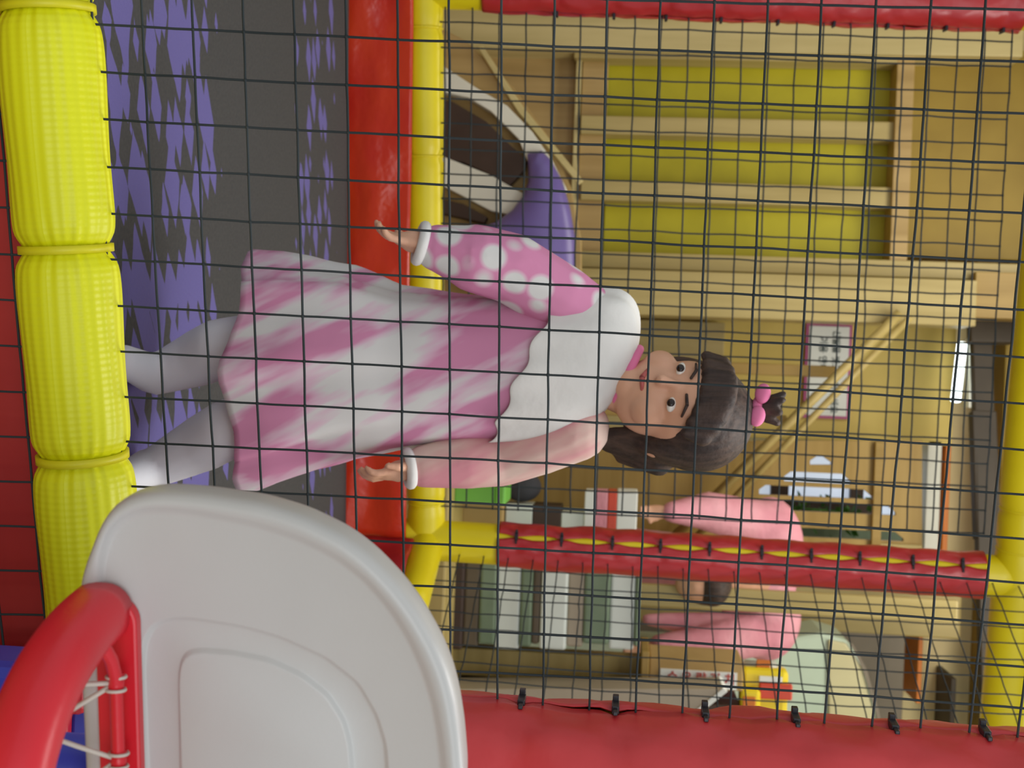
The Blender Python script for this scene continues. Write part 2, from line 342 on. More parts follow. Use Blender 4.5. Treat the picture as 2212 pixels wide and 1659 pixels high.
# ---- posts wrapped in red vinyl, laced along a slit with cable ties
def post(P0, P1, R, z_on, ties, ndir, label, mat, gap=.16, tie_len=.011, foam_full=True):
    root = empty('padded_post'); ax = (P1 - P0); Lg = ax.length; t = ax.normalized()
    nd = (ndir - t * ndir.dot(t)).normalized(); sd = t.cross(nd)
    zt = lambda z: (z - P0.z) / (P1.z - P0.z)
    mb = MB(); mb.tube([P0 + ax * (k / 30) for k in range(31)], R * .925, 28); mb.build('foam_core', M['yellow_pipe'], root, True)
    t0, t1 = zt(z_on[0]), zt(z_on[1]); n = 160; seg = 48; vs = []; fs = []; tz = sorted(zt(z) for z in ties)
    for k in range(n + 1):
        tt = t0 + (t1 - t0) * k / n; lo = max([q for q in tz if q <= tt], default=t0 - .02); hi = min([q for q in tz if q > tt], default=t1 + .02)
        ph = (tt - lo) / max(1e-6, hi - lo); g = .006 + gap * max(0, math.sin(math.pi * ph)) ** 1.3; d = min(abs(tt - q) for q in tz) * Lg
        for j in range(seg + 1):
            a = g + (2 * math.pi - 2 * g) * j / seg; q = min(a, 2 * math.pi - a)
            wr = (math.sin(9 * q + d * 70) * .0035 * math.exp(-q * 1.1) * math.exp(-d / .05) + math.sin(4 * q - d * 55 + 1) * .0028 * math.exp(-q * .5) * math.exp(-d / .07)) * R / .075 + .006 * R / .085 * noise.noise((a * 1.3, tt * Lg * 9, 2))
            r = R * (1 + .03 * math.sin(math.pi * ph)) + wr - .007 * math.exp(-(q / .25) ** 2) * math.exp(-d / .02)
            vs.append(P0 + ax * tt + (nd * math.cos(a) + sd * math.sin(a)) * r)
    for k in range(n):
        for j in range(seg): fs.append((k*(seg+1)+j, k*(seg+1)+j+1, (k+1)*(seg+1)+j+1, (k+1)*(seg+1)+j))
    o = obj('vinyl_sleeve', vs, fs, mat, root, True); s_ = o.modifiers.new('solid', 'SOLIDIFY'); s_.thickness = .002; s_.offset = -1
    for q in tz:
        c = P0 + ax * q + nd * (R + .002); mb = MB(); k = tie_len
        def bx(c, a, b, d_):
            vs = [c + sd * (sx * a) + t * (sz * b) + nd * (sy * d_) for sx in (-1, 1) for sy in (-1, 1) for sz in (-1, 1)]
            mb.add(vs, [(0,1,3,2),(4,6,7,5),(0,4,5,1),(2,3,7,6),(0,2,6,4),(1,5,7,3)])
        bx(c, k * .9, k * .36, k * .4); bx(c + sd * k * 1.2, k * .6, k * .22, k * .2); bx(c - sd * k * 1.0 + nd * k * .3, k * .35, k * .3, k * .55)
        mb.build('cable_tie', M['tie'], root, bevel=k * .08)
    tag(root, label, 'padded post', 'red padded corner posts of the play cage'); return root
def zat(x, y, pl, off=0): return pl.at(x, y, off).z
# near right post
R1 = .088
e0 = FRONT.at(1000, 1512); e1 = FRONT.at(2212, 1594)
X1 = (e0 + e1) / 2 + FRONT.e * (R1 * 1.0)
ties1 = [FRONT.at(x, y).z for x, y in ((1125, 1530), (1328, 1542), (1522, 1555), (1718, 1568), (1930, 1582), (2128, 1592))]
dz = ties1[1] - ties1[0]; ties1 = [ties1[0] - 2*dz, ties1[0] - dz] + ties1 + [ties1[-1] + dz]
slope = (e1 - e0) / (e1.z - e0.z)
def on(axis0, z): return axis0 + slope * (z - axis0.z)
post(on(X1, .05), on(X1, 2.6), R1, (.3, 2.5), ties1, Vector((-1, -.12, 0)), 'near red vinyl-wrapped post with black cable ties beside the backboard', M['red_vinyl_near'], gap=.012, tie_len=.0105)
# ================================================================ REAR FRAME
ZT = Q(2232, 600, 3.62).z
def rpost(x0, y0, x1, y1, R, *a, **k):
    c0 = REAR.at(x0, y0); c1 = REAR.at(x1, y1); s_ = (c1 - c0) / (c1.z - c0.z)
    return post(c0 + s_ * (-c0.z + .02), c0 + s_ * (ZT + .04 - c0.z), R, *a, **k)
tr = [(1115, 1154), (1213, 1162), (1323, 1170), (1427, 1176), (1533, 1187), (1646, 1195), (1753, 1203), (1858, 1209), (1973, 1217), (2081, 1221)]
rpost(1080, 1176, 2115, 1242, .066, (REAR.at(1078, 1153).z, REAR.at(2121, 1240).z), [REAR.at(x, y, .06).z for x, y in tr], Vector((-.50, -.87, 0)),
      'far right red vinyl post with yellow foam showing in its laced slit', M['red_vinyl'], gap=.13, tie_len=.013)
tl = [(1205, 28), (1328, 32), (1440, 35), (1558, 40), (1680, 43), (1800, 47), (1915, 50), (2040, 57), (2162, 60)]
rpost(1050, -31, 2200, 9, .073, (REAR.at(1046, -40).z, REAR.at(2208, 0).z), [REAR.at(x, y).z for x, y in tl], Vector((1, -.12, 0)),
      'far left red vinyl post behind the mesh opposite the basketball backboard', M['red_vinyl'], gap=.02, tie_len=.012)
# rear bottom pipe (padded, smooth yellow)
pc = [REAR.at(912, -420), REAR.at(921, 1175)]
def pipe(name, P0, P1, R, ties, label):
    root = empty(name); ax = P1 - P0; Lg = ax.length; n = 140; pts = []; rr = []
    for k in range(n + 1):
        tt = k / n; d = min([abs(tt - q) * Lg for q in ties] + [9]); pts.append(P0 + ax * tt); rr.append(R * (1 - .10 * math.exp(-(d / .012) ** 2)))
    mb = MB(); mb.tube(pts, rr, 32); mb.build('foam_cover', M['yellow_pipe'], root, True)
    for q in ties:
        mb = MB(); u = ax.normalized().cross(Vector((0, 0, 1))).normalized(); w_ = ax.normalized().cross(u)
        mb.tube([P0 + ax * q + (u * math.cos(a) + w_ * math.sin(a)) * R * .93 for a in [2 * math.pi * j / 28 for j in range(28)]], .004, 6, closed=True); mb.build('tie_band', M['yellow_pipe'], root, True)
    tag(root, label, 'padded pipe'); return root
def tp(P0, P1, p): ax = P1 - P0; return (p - P0).dot(ax) / ax.dot(ax)
pipe('padded_pipe', pc[0], pc[1], .056, [tp(*pc, REAR.at(915, 62)), tp(*pc, REAR.at(918, 338)), tp(*pc, REAR.at(918, 700)), tp(*pc, REAR.at(919, 1085))],
     'smooth yellow padded pipe along the far edge of the dark mat')
# rear top beam
pt_ = [REAR.at(2250, -380), REAR.at(2224, 1900)]
pt_[0].z = pt_[1].z = (pt_[0].z + pt_[1].z) / 2
pipe('padded_pipe', pt_[0], pt_[1], .068, [.3, .62, .66], 'yellow padded beam along the far top of the cage')
# side bottom pipe, coming from the far right corner towards the near post
cR = REAR.at(925, 1165); SD = Vector((.47, -.883, 0)); nearR = cR + SD * 2.75
pipe('padded_pipe', cR, nearR, .05, [.12, .4, .7], 'yellow padded pipe running from far right post sideways behind the backboard')

# ---- rear net
rc = [(965, 0)]
def rnode(i, j):
    x0 = 961 + 58.1 * i; x = x0; y = -7 + 56.1 * j - .17 * j * j
    y += (x0 - 1018) * (.034 + j * .0007); x += -(y - 165) * (.010 + (x0 - 961) * .000038)
    return REAR.at(x, y, .02)
o = net('safety_net', rnode, list(range(-1, 22)), list(range(-2, 22)), .0024, M['net'], seg=2, sag=.001, amp=.0018, sides=5)
tag(o, 'far dark square-mesh net between the two far red posts', 'net')
# ---- side net between far right post and near post
SA = REAR.at(1100, 1178); SB = SA + SD * 2.7
zlo, zhi = cR.z + .03, ZT
def snode(i, j):
    t = (j + .8) / 40; p = SA + (SB - SA) * t; p.z = zlo + (zhi - zlo) * (i / 23); p.x += .015 * math.sin(t * math.pi) * math.sin(i / 23 * math.pi)
    return p
o = net('safety_net', snode, list(range(0, 24)), list(range(0, 40)), .0019, M['net'], seg=2, amp=.002, sides=5)
tag(o, 'dark oblique side net running right from the far right post', 'net')

# ================================================================ MAT, SKIRTS
ZM = .67
k0 = REAR.pt(-1.75, ZM, .10); k1 = REAR.pt(cR.x + .0, ZM, .10)
fl = FRONT.pt(-1.3, ZM, -.02); fr = FRONT.pt(1.78, ZM, -.02)
sideY = Vector((k1.x, k1.y, ZM))
mb = MB(); top = [fl, fr, sideY, k0]; mb.prism(top, [p - Vector((0, 0, .07)) for p in top])
o = mb.build('play_mat', M['mat'], bevel=.01); tag(o, 'dark grey mat with bands of purple flecks under the jumping child', 'mat')
def skirt(name, A, B, ztop, zbot, n, label, mat, amp=.012, thick=.012, freq=3.0, seed=0, topf=None):
    vs = []; fs = []; nu, nv = 90, 26; d = (B - A); nrm = Vector((d.y, -d.x, 0)).normalized()
    for i in range(nu + 1):
        for j in range(nv + 1):
            u, v = i / nu, j / nv; zt_ = ztop if topf is None else topf(u)
            p = Vector((A.x + d.x * u, A.y + d.y * u, zt_ + (zbot - zt_) * v))
            vs.append(p + nrm * amp * (noise.noise((u * d.length * freq, v * 1.4, seed)) + .4 * noise.noise((u * d.length * freq * 3, v * 3, seed + 4))))
    for i in range(nu):
        for j in range(nv): fs.append((i*(nv+1)+j, i*(nv+1)+j+1, (i+1)*(nv+1)+j+1, (i+1)*(nv+1)+j))
    o = obj(name, vs, fs, mat, None, True); s_ = o.modifiers.new('s', 'SOLIDIFY'); s_.thickness = thick; s_.offset = 0
    tag(o, label, 'vinyl skirt'); return o
zp = REAR.at(880, 500).z
skirt('vinyl_skirt', REAR.pt(-1.75, 0, .07), Vector((k1.x - .02, k1.y + .03, 0)), zp + .02, ZM - .05, 1, 'glossy red vinyl skirt below the far yellow pipe', M['red_gloss'], amp=.02, freq=1.6)
skirt('vinyl_skirt', Vector((k1.x - .015, k1.y + .02, 0)), Vector((k1.x, k1.y, 0)) + SD * 2.3, cR.z - .03, ZM - .05, 1, 'crumpled red vinyl skirt along the right edge of the mat', M['red_vinyl'], amp=.03, freq=4.5, seed=5)
skirt('vinyl_skirt', FRONT.pt(-1.3, 0, -.045), FRONT.pt(.9, 0, -.045), FRONT.at(110, 500).z, .02, 1, 'red vinyl skirt hanging behind the mesh below the ribbed pipe', M['red_dark'], amp=.012, freq=3, seed=8)

# ================================================================ BASKETBALL BACKBOARD AND HOOP
BP = Plane(Q(600, 1200, .80).x, .80, math.radians(10))
A0 = BP.sz(600, 1770)[0]
def half(pxs, off=0.0):
    L_ = [BP.sz(x, y, off) for x, y in pxs]; return L_ + [(2 * A0 - a, z) for a, z in reversed(L_)]
OUT = [(186, 1659), (175, 1400), (173, 1290), (178, 1240), (200, 1180), (225, 1115), (255, 1083), (290, 1067), (340, 1060), (430, 1066), (560, 1085), (650, 1112), (740, 1155), (800, 1200), (860, 1262), (905, 1322), (945, 1392), (970, 1452), (985, 1510), (996, 1580), (1003, 1659)]
INB = [(255, 1659), (232, 1400), (222, 1290), (222, 1230), (238, 1160), (262, 1128), (300, 1108), (340, 1102), (430, 1110), (560, 1136), (650, 1166), (730, 1206), (790, 1254), (845, 1318), (885, 1383), (915, 1450), (935, 1515), (948, 1590), (955, 1659)]
L1 = [(316, 1659), (308, 1450), (312, 1390), (330, 1355), (370, 1340), (420, 1342), (520, 1358), (600, 1380), (700, 1425), (770, 1480), (810, 1550), (828, 1610), (832, 1659)]
L2 = [(390, 1659), (386, 1480), (388, 1440), (400, 1415), (430, 1409), (500, 1414), (580, 1430), (650, 1462), (705, 1505), (740, 1560), (753, 1610), (757, 1659)]
cz = BP.sz(560, 1659)[1]
def radial(poly, n=240):
    c = (A0, cz); out = []
    for k in range(n):
        a = 2 * math.pi * k / n; dx, dy = math.cos(a), math.sin(a); best = None
        for i in range(len(poly)):
            p, q = poly[i], poly[(i + 1) % len(poly)]; ex, ey = q[0]-p[0], q[1]-p[1]; den = dx*ey - dy*ex
            if abs(den) < 1e-12: continue
            t = ((p[0]-c[0])*ey - (p[1]-c[1])*ex) / den; s_ = ((p[0]-c[0])*dy - (p[1]-c[1])*dx) / den
            if t > 0 and -1e-6 <= s_ <= 1 + 1e-6 and (best is None or t > best): best = t
        out.append(best)
    for _ in range(2): out = [(out[k-1] + 2 * out[k] + out[(k+1) % n]) / 4 for k in range(n)]
    return out
rO, rI, r1, r2 = [radial(half(p)) for p in (OUT, INB, L1, L2)]
def loop(rad, sh, off):
    n = len(rad); return [BP.pt(A0 + (rad[k] + sh) * math.cos(2*math.pi*k/n), cz + (rad[k] + sh) * math.sin(2*math.pi*k/n), off) for k in range(n)]
loops = [loop(rO, -.006, -.026), loop(rO, -.001, -.024), loop(rO, 0, -.018), loop(rO, 0, -.004), loop(rO, -.0012, .002), loop(rO, -.004, .0055), loop(rO, -.008, .0062),
         loop(rI, .003, .004), loop(rI, 0, .001), loop(rI, -.003, 0), loop(r1, .0035, 0), loop(r1, .002, -.0004), loop(r1, 0, -.0032), loop(r1, -.002, -.0036),
         loop(r2, .003, -.0036), loop(r2, .0015, -.0032), loop(r2, 0, -.0006), loop(r2, -.002, -.0002)]
n = 240; vs = [p for l in loops for p in l]; fs = []
for k in range(len(loops) - 1):
    for j in range(n): fs.append((k*n+j, k*n+(j+1) % n, (k+1)*n+(j+1) % n, (k+1)*n+j))
fs.append(tuple(range((len(loops)-1)*n, len(loops)*n))); fs.append(tuple(range(n - 1, -1, -1)))
stand = empty('basketball_stand')
obj('backboard', vs, fs, M['board'], stand, True)
# upright pole and foot of the stand, mostly out of the picture
mb = MB(); c = BP.pt(A0, 0, -.05); mb.tube([c + Vector((0, 0, z)) for z in (.06, .6, cz + .1)], .025, 20); mb.build('pole', M['blue'], stand, True)
mb = MB(); mb.box((c.x - .25, c.y - .25, 0), (c.x + .25, c.y + .08, .08)); mb.build('foot', M['blue'], stand, bevel=.02)
# the hoop: D shaped thick ring against the board
ZH = BP.sz(232, 1500)[1]
def dpath(hw, dep, off0, n=48, z=ZH, pw=.74):
    pts = []
    for k in range(n + 1):
        a = math.pi * k / n; ca, sa = math.cos(a), math.sin(a)
        pts.append(BP.pt(A0 - hw * math.copysign(abs(ca) ** pw, ca), z, off0 + dep * abs(sa) ** .86))
    return pts
hwO = A0 - BP.sz(200, 1272)[0]
def rrect(w_, h, r=.4, n=6):
    out = []
    for cx, cy, a0 in ((1, 1, 0), (-1, 1, 90), (-1, -1, 180), (1, -1, 270)):
        for k in range(n + 1):
            a = math.radians(a0 + 90 * k / n); out.append(((w_ * (1 - r)) * cx + w_ * r * math.cos(a), (h - w_ * r) * cy + w_ * r * math.sin(a)))
    return out
mb = MB(); mb.sweep(dpath(hwO - .013, .146, .004), rrect(.0195, .0215, .92)); mb.build('rim', M['hoop'], stand, True)
plz0, plz1 = BP.sz(208, 1550, .012)[1], BP.sz(303, 1500, .006)[1]
def plate(a0, a1, z0, z1, off, th, mat, name, r=.02):
    pts = []
    for cx, cy, s0 in ((a1 - r, z1 - r, 0), (a0 + r, z1 - r, 90), (a0 + r, z0 + r * .5, 180), (a1 - r, z0 + r * .5, 270)):
        rr = r if s0 < 180 else r * .5
        for k in range(9):
            a = math.radians(s0 + 90 * k / 8); pts.append((cx + rr * math.cos(a), cy + rr * math.sin(a)))
    mb = MB(); mb.prism([BP.pt(a, z, off) for a, z in pts], [BP.pt(a, z, off - th) for a, z in pts]); return mb.build(name, mat, stand, bevel=.002)
plate(A0 - hwO + .002, A0 + hwO - .002, plz0, plz1, .010, .010, M['hoop'], 'mounting_plate', .018)
zr = BP.sz(252, 1560, .022)[1]
ra = A0 - BP.sz(250, 1385, .022)[0]
rl = [(182, 1384, .050), (206, 1386, .044), (226, 1400, .038), (240, 1424, .031), (248, 1455, .025), (251, 1490, .022)]
lft = [BP.sz(x, y, f) + (f,) for x, y, f in rl]
mb = MB(); rail = [BP.pt(a, z, f) for a, z, f in lft] + [BP.pt(2 * A0 - a, z, f) for a, z, f in reversed(lft)]
mb.tube(rail, .0044, 12); mb.build('net_rail', M['hoop'], stand, True)
def hookpos(y): return BP.pt(BP.sz(251, y, .022)[0], lft[-1][1], .022)
for y in (1475, 1640, 1810, 1975):
    h = hookpos(y); mb = MB()
    for dx in (-.004, .0045): mb.tube([h + Vector((dx, math.cos(a) * .0062, math.sin(a) * .0062)) for a in [2 * math.pi * j / 14 for j in range(14)]], .0011, 6, closed=True)
    mb.build('hook', M['cord'], stand, True)
    mb = MB(); mb.tube([h - Vector((.006, 0, 0)), h + Vector((.006, 0, 0))], .0054, 12); mb.build('hook_clip', M['hoop'], stand, True)
nb = MB()
def cordpt(x, y, off): return BP.at(x, y, off)
kn = cordpt(84, 1583, .05); h1, h2, h3 = hookpos(1475), hookpos(1640), hookpos(1810)
kn2 = cordpt(100, 1760, .05); front1 = cordpt(118, 1482, .045); low = cordpt(-60, 1680, .07)
for a, b_ in ((h1, front1), (h1, kn), (kn, h2), (h2, kn2), (kn2, h3), (kn, low), (low, kn2), (kn, cordpt(-80, 1560, .09))):
    m_ = (a + b_) / 2 - Vector((0, 0, .0015)); nb.tube([a, (a + m_) / 2, m_, (m_ + b_) / 2, b_], .0017, 8)
for p in (kn, kn2): nb.ball(p, .0042, seg=10, rings=6)
nb.build('hoop_net', M['cord'], stand, True)
tag(stand, 'grey-white toy basketball backboard with thick red hoop in the foreground', 'basketball hoop')
# blue and red plastic toy pieces on the floor side, seen through and beside the hoop
g = empty('play_block'); pbox('block_body', -260, 1432, 190, 1760, 1.02, 1.10, M['blue'], g, .012, zfloor=0)
pbox('cross_bar', 112, 1390, 142, 1760, 1.005, 1.02, M['hoop'], g, .004); pbox('side_panel', 60, 1400, 181, 1545, 1.008, 1.02, M['hoop'], g, .006)
tag(g, 'blue plastic play block with red bars seen through the toy hoop', 'toy block')

# ================================================================ THE CHILD
YG = 1.93
def G(x, y, dy=0.0): return Q(x, y, YG + dy)
girl = empty('person')
PXM = FPX / YG
sk = MB()
Hc = G(1462, 880); 
hm = (Matrix.Rotation(math.radians(14), 3, 'Y') @ Matrix.Rotation(math.radians(-24), 3, 'Z') @ Matrix.Rotation(math.radians(10), 3, 'X'))
hm = hm * 1.08
def H(x, y, z): return Hc + hm @ Vector((x, y, z))
sk.ball(H(0, .006, .018), (.070, .082, .078), hm, 24, 16); sk.ball(H(0, -.014, -.030), (.058, .060, .060), hm, 20, 14)
sk.ball(H(0, -.045, -.066), (.026, .022, .022), hm)
for s_ in (-1, 1):
    sk.ball(H(s_ * .033, -.046, -.032), (.026, .024, .025), hm); sk.ball(H(s_ * .071, .008, -.012), (.008, .014, .020), hm)
sk.ball(H(0, -.078, -.020), (.009, .011, .009), hm); sk.cap(H(0, -.072, .006), .006, H(0, -.079, -.016), .008)
neck = G(1302, 828); chest = G(1180, 800); belly = G(900, 800); pelv = G(700, 805)
sk.cap(H(0, .012, -.05), .032, neck, .034); sk.cap(neck, .034, chest, .052); sk.cap(chest, .060, belly, .064); sk.cap(belly, .066, pelv, .07)
# arms: left of picture-up arm reaches out, other hangs
shL, elL, wrL = G(1318, 712), G(1105, 580, -.05), G(925, 530, -.09)
shR, elR, wrR = G(1245, 925), G(1085, 985, .02), G(895, 1010, -.03)
sk.cap(chest, .05, shL, .036); sk.cap(chest, .05, shR, .036)
sk.cap(shL, .034, elL, .027); sk.cap(elL, .026, wrL, .019); sk.cap(shR, .034, elR, .027); sk.cap(elR, .026, wrR, .019)
def hand(wr, d, side, thumb, curl=.5):
    d = d.normalized(); side = (side - d * side.dot(d)).normalized(); nrm = d.cross(side)
    pc_ = wr + d * .026
    sk.cap(wr, .017, pc_, .017); mt = Matrix((side, d, nrm)).transposed()
    sk.ball(wr + d * .030, (.025, .028, .012), mt, 14, 8)
    for k, (o_, ln) in enumerate(((-.0185, .034), (-.0062, .040), (.0062, .038), (.0185, .030))):
        b0 = wr + d * .048 + side * o_; a1 = d + side * o_ * 6; a1.normalize()
        p1 = b0 + a1 * ln * .42; a2 = (a1 * math.cos(curl) + nrm * math.sin(curl)); p2 = p1 + a2 * ln * .33; a3 = (a1 * math.cos(curl * 2) + nrm * math.sin(curl * 2)); p3 = p2 + a3 * ln * .25
        sk.cap(b0 - d * .012, .0065, p1, .0062); sk.cap(p1, .0062, p2, .0056); sk.cap(p2, .0056, p3, .0048)
    tb = wr + d * .016 + side * .020 * thumb; t1 = tb + (d * .7 + side * thumb * .8).normalized() * .020; t2 = t1 + (d * .95 + side * thumb * .25 + nrm * .3).normalized() * .016
    sk.cap(tb, .0085, t1, .0068); sk.cap(t1, .0068, t2, .0055)
hand(wrL, (G(800, 500, -.12) - wrL), Vector((.3, -.3, 1)), -1); hand(wrR, (G(760, 1040, -.06) - wrR), Vector((-.3, -1, .3)), 1)
# legs and feet
def foot_z(p, r): q = p.copy(); q.z = ZM + r; return q
hipL, hipR = G(680, 745), G(680, 868)
knL, knR = G(475, 752, -.03), G(490, 928, -.04)
anL, anR = foot_z(G(310, 808), .045), foot_z(G(310, 1010), .045)
legs = MB()
for hp, k_, an, fy in ((hipL, knL, anL, -.02), (hipR, knR, anR, .02)):
    sk.cap(hp, .058, k_, .038); sk.cap(k_, .036, an, .026); toe = an + Vector((fy, -.085, -.022)); sk.cap(an - Vector((0, -.01, .018)), .026, toe, .020)
    calf = k_ + (an - k_) * .35 + Vector((0, .012, 0))
    legs.cap(hp, .066, k_, .047); legs.cap(k_, .047, calf, .046); legs.cap(calf, .046, an, .033); legs.cap(an - Vector((0, -.012, .014)), .031, toe, .025); legs.cap(toe, .025, an, .031)
body = organic(sk, 'body', M['skin'], girl, .0032, 4)
legs.cap(hipL, .07, hipR, .07); legs.cap(pelv, .085, (hipL + hipR) / 2, .08)
organic(legs, 'tights', M['tights'], girl, .005, 6)
# dress: open loft with folds
rings = [(1322, 815, 50), (1312, 813, 74), (1292, 810, 112), (1262, 806, 142), (1200, 803, 152), (1100, 800, 155), (980, 798, 163), (860, 797, 178), (760, 788, 208), (670, 794, 230), (610, 800, 244), (545, 806, 254)]
vs = []; fs = []; sg = 72; N_ = []
for a in range(len(rings) - 1):
    for q in range(5):
        t = q / 5; N_.append(tuple(rings[a][c_] * (1 - t) + rings[a+1][c_] * t for c_ in range(3)))
N_.append(rings[-1])
for k, (x, y, hw) in enumerate(N_):
    c = G(x, y); r = hw / PXM; f = max(0, (1150 - x) / 600)
    dr = .72 if x < 1250 else .72 + (x - 1250) / 70 * .2; tl_ = .42 * max(0, min(1, (x - 850) / 350))
    for j in range(sg):
        a = 2 * math.pi * j / sg; rp = 1 + f * (.055 * math.sin(9 * a + x * .006) + .03 * math.sin(17 * a + 1 + x * .004)) + .02 * noise.noise((math.cos(a) * 2, math.sin(a) * 2, x * .012))
        dz_ = .01 * math.sin(5 * a) * f - tl_ * math.cos(a) * r * rp
        vs.append(c + Vector((math.cos(a) * r * rp, math.sin(a) * r * dr * rp, dz_)))
for k in range(len(N_) - 1):
    for j in range(sg): fs.append((k*sg+j, k*sg+(j+1) % sg, (k+1)*sg+(j+1) % sg, (k+1)*sg+j))
o = obj('dress', vs, fs, M['dress'], girl, True); s_ = o.modifiers.new('s', 'SOLIDIFY'); s_.thickness = .003
o['label'] = 'white dress with pink print'
# pale yoke over the shoulders with pink neckline
vs = []; fs = []; YR = [(1352, 812, 56, 52), (1340, 806, 96, 78), (1315, 800, 140, 100), (1275, 794, 168, 116), (1230, 790, 174, 122), (1180, 790, 172, 126), (1140, 790, 176, 128)]
for q_, (x, y, hw, hd) in enumerate(YR):
    c = G(x, y)
    for j in range(sg):
        a = 2 * math.pi * j / sg; rp = 1 + .03 * math.sin(12 * a) * q_ / 6; lx = math.cos(a) * hw * rp / PXM
        vs.append(c + Vector((lx, math.sin(a) * hd * rp / PXM, -.42 * lx + .006 * math.cos(12 * a) * q_ / 6)))
for k in range(len(YR) - 1):
    for j in range(sg): fs.append((k*sg+j, k*sg+(j+1) % sg, (k+1)*sg+(j+1) % sg, (k+1)*sg+j))
o = obj('yoke', vs, fs, M['whitecloth'], girl, True); s_ = o.modifiers.new('s', 'SOLIDIFY'); s_.thickness = .003; o.modifiers.new('ss', 'SUBSURF').levels = 1
o['label'] = 'white yoke over the shoulders'
mb = MB(); c = G(1354, 812); mb.tube([c + Vector((math.cos(a) * 58 / PXM, math.sin(a) * 54 / PXM, -.42 * math.cos(a) * 58 / PXM)) for a in [2 * math.pi * j / 48 for j in range(48)]], .0075, 10, closed=True)
o = mb.build('neckline_trim', M['pinktrim'], girl, True); o['label'] = 'pink neckline trim'
def sleeve(a, b, c, r, mat, cuff):
    m_ = MB(); m_.cap(a, r[0], (a + b) / 2, r[1]); m_.cap((a + b) / 2, r[1], b, r[2]); m_.cap(b, r[2], (b + c) / 2, r[3]); m_.cap((b + c) / 2, r[3], c, r[4])
    o = organic(m_, 'sleeve', mat, girl, .004, 6)
    d = (c - b).normalized(); u = d.cross(Vector((0, 1, 0))).normalized(); w_ = d.cross(u)
    m2 = MB(); m2.tube([c + d * r[4] * .75 + (u * math.cos(q) + w_ * math.sin(q)) * (r[4] * .72) for q in [2 * math.pi * j / 32 for j in range(32)]], .0085, 10, closed=True)
    m2.build('cuff', cuff, o, True)
sleeve(shL, elL, wrL + (elL - wrL) * .12, (.044, .054, .054, .052, .036), M['sleeve'], M['whitecloth'])
M['sleeve2'] = print_mat('pale_pink_sleeve', (0, math.radians(-29), 0), (18, 9, 3.6), (206, 140, 150), (222, 196, 184), (214, 168, 164), .40, .60)
sleeve(shR, elR, wrR + (elR - wrR) * .12, (.052, .052, .048, .044, .034), M['sleeve2'], M['whitecloth'])
# hair: cap, fringe, sprout with pink band
hr = MB(); hr.ball(H(0, .016, .030), (.079, .086, .079), hm, 24, 16); hr.ball(H(0, .050, -.015), (.066, .050, .065), hm, 20, 12)
for s_ in (-1, 1): hr.ball(H(s_ * .066, .012, .004), (.014, .034, .048), hm)
for k in range(9): a = (k - 4) / 4; hr.cap(H(a * .055, -.048 - .018 * (1 - a * a), .070 - .02 * a * a), .016, H(a * .060, -.058 - .016 * (1 - a * a), .040 - .012 * a * a), .009)
for k in range(7): a = k / 7 * 6.283; hr.cap(H(-.030, .02, .098), .012, H(-.040 + .022 * math.cos(a), .02 + .022 * math.sin(a), .140), .006)
for k in range(6): a = k / 5; hr.cap(H(.050 + .02 * a, .0 + .05 * a, -.01), .020, H(.058 + .014 * a, .01 + .045 * a, -.085 - .02 * math.sin(k)), .010)
for k in range(4): a = k / 3; hr.cap(H(-.060, .02 + .04 * a, -.01), .018, H(-.062, .025 + .035 * a, -.075), .009)
ho = organic(hr, 'hair', M['hair'], girl, .004, 3)
mb = MB(); mb.tube([H(-.030 + .015 * math.cos(a), .02 + .015 * math.sin(a), .108) for a in [2 * math.pi * j / 24 for j in range(24)]], .008, 10, closed=True)
for s_ in (-1, 1): mb.ball(H(-.030 + s_ * .018, -.002, .112), (.016, .008, .011), hm)
o = mb.build('hair_tie', M['pinktrim'], girl, True); o['label'] = 'pink hair tie'
for s_ in (-1, 1):
    mb = MB(); mb.ball(H(s_ * .027, -.0665, .000), (.0115, .0068, .0062), hm, 16, 10); e_ = mb.build('eye', M['eye'], girl, True)
    mb = MB(); mb.ball(H(s_ * .027, -.0716, -.0005), (.0062, .0032, .0056), hm, 14, 8); mb.build('iris', M['iris'], e_, True)
    mb = MB(); mb.cap(H(s_ * .013, -.077, .018), .0022, H(s_ * .027, -.0755, .022), .0026); mb.cap(H(s_ * .027, -.0755, .022), .0026, H(s_ * .041, -.066, .018), .0018); mb.build('eyebrow', M['hair'], girl, True)
mb = MB(); mb.cap(H(-.015, -.0685, -.044), .0028, H(0, -.0745, -.0475), .0042); mb.cap(H(0, -.0745, -.0475), .0042, H(.015, -.0685, -.044), .0028); mb.build('mouth', M['lips'], girl, True)
tag(girl, 'small child in pink and white dress and white tights jumping on the dark mat', 'person')

# ================================================================ BACKGROUND ROOM, LEFT OF THE FAR POST (upper part of the picture)
g = empty('wooden_playhouse')
def part(name, box, Y, Y2, mat, **k): return pbox(name, *box, Y, Y2, mat, g, **k)
part('back_board', (930, -160, 1262, 700), 6.02, 6.10, M['tan'])
part('ladder_board', (1250, 108, 1306, 610), 5.97, 6.02, M['tan'])
for y0, y1 in ((128, 256), (294, 396), (438, 556)): part('infill_panel', (1304, y0 - 6, 1932, y1 + 6), 6.05, 6.09, M['yg'])
part('side_board', (950, 22, 2212, 112), 5.84, 6.05, M['pine_pale'])
part('side_moulding', (1240, 110, 1940, 130), 5.90, 6.04, M['pine'])
for y0, y1 in ((256, 296), (396, 440)): part('upright_slat', (1254, y0, 1935, y1), 5.93, 6.05, M['pine'])
part('upright_rail', (1250, 556, 2212, 592), 5.88, 6.05, M['pine'])
part('corner_post', (1250, 592, 2110, 690), 5.80, 6.04, M['pine'])
part('upper_board', (2106, 590, 2330, 690), 5.82, 6.04, M['amber_z'])
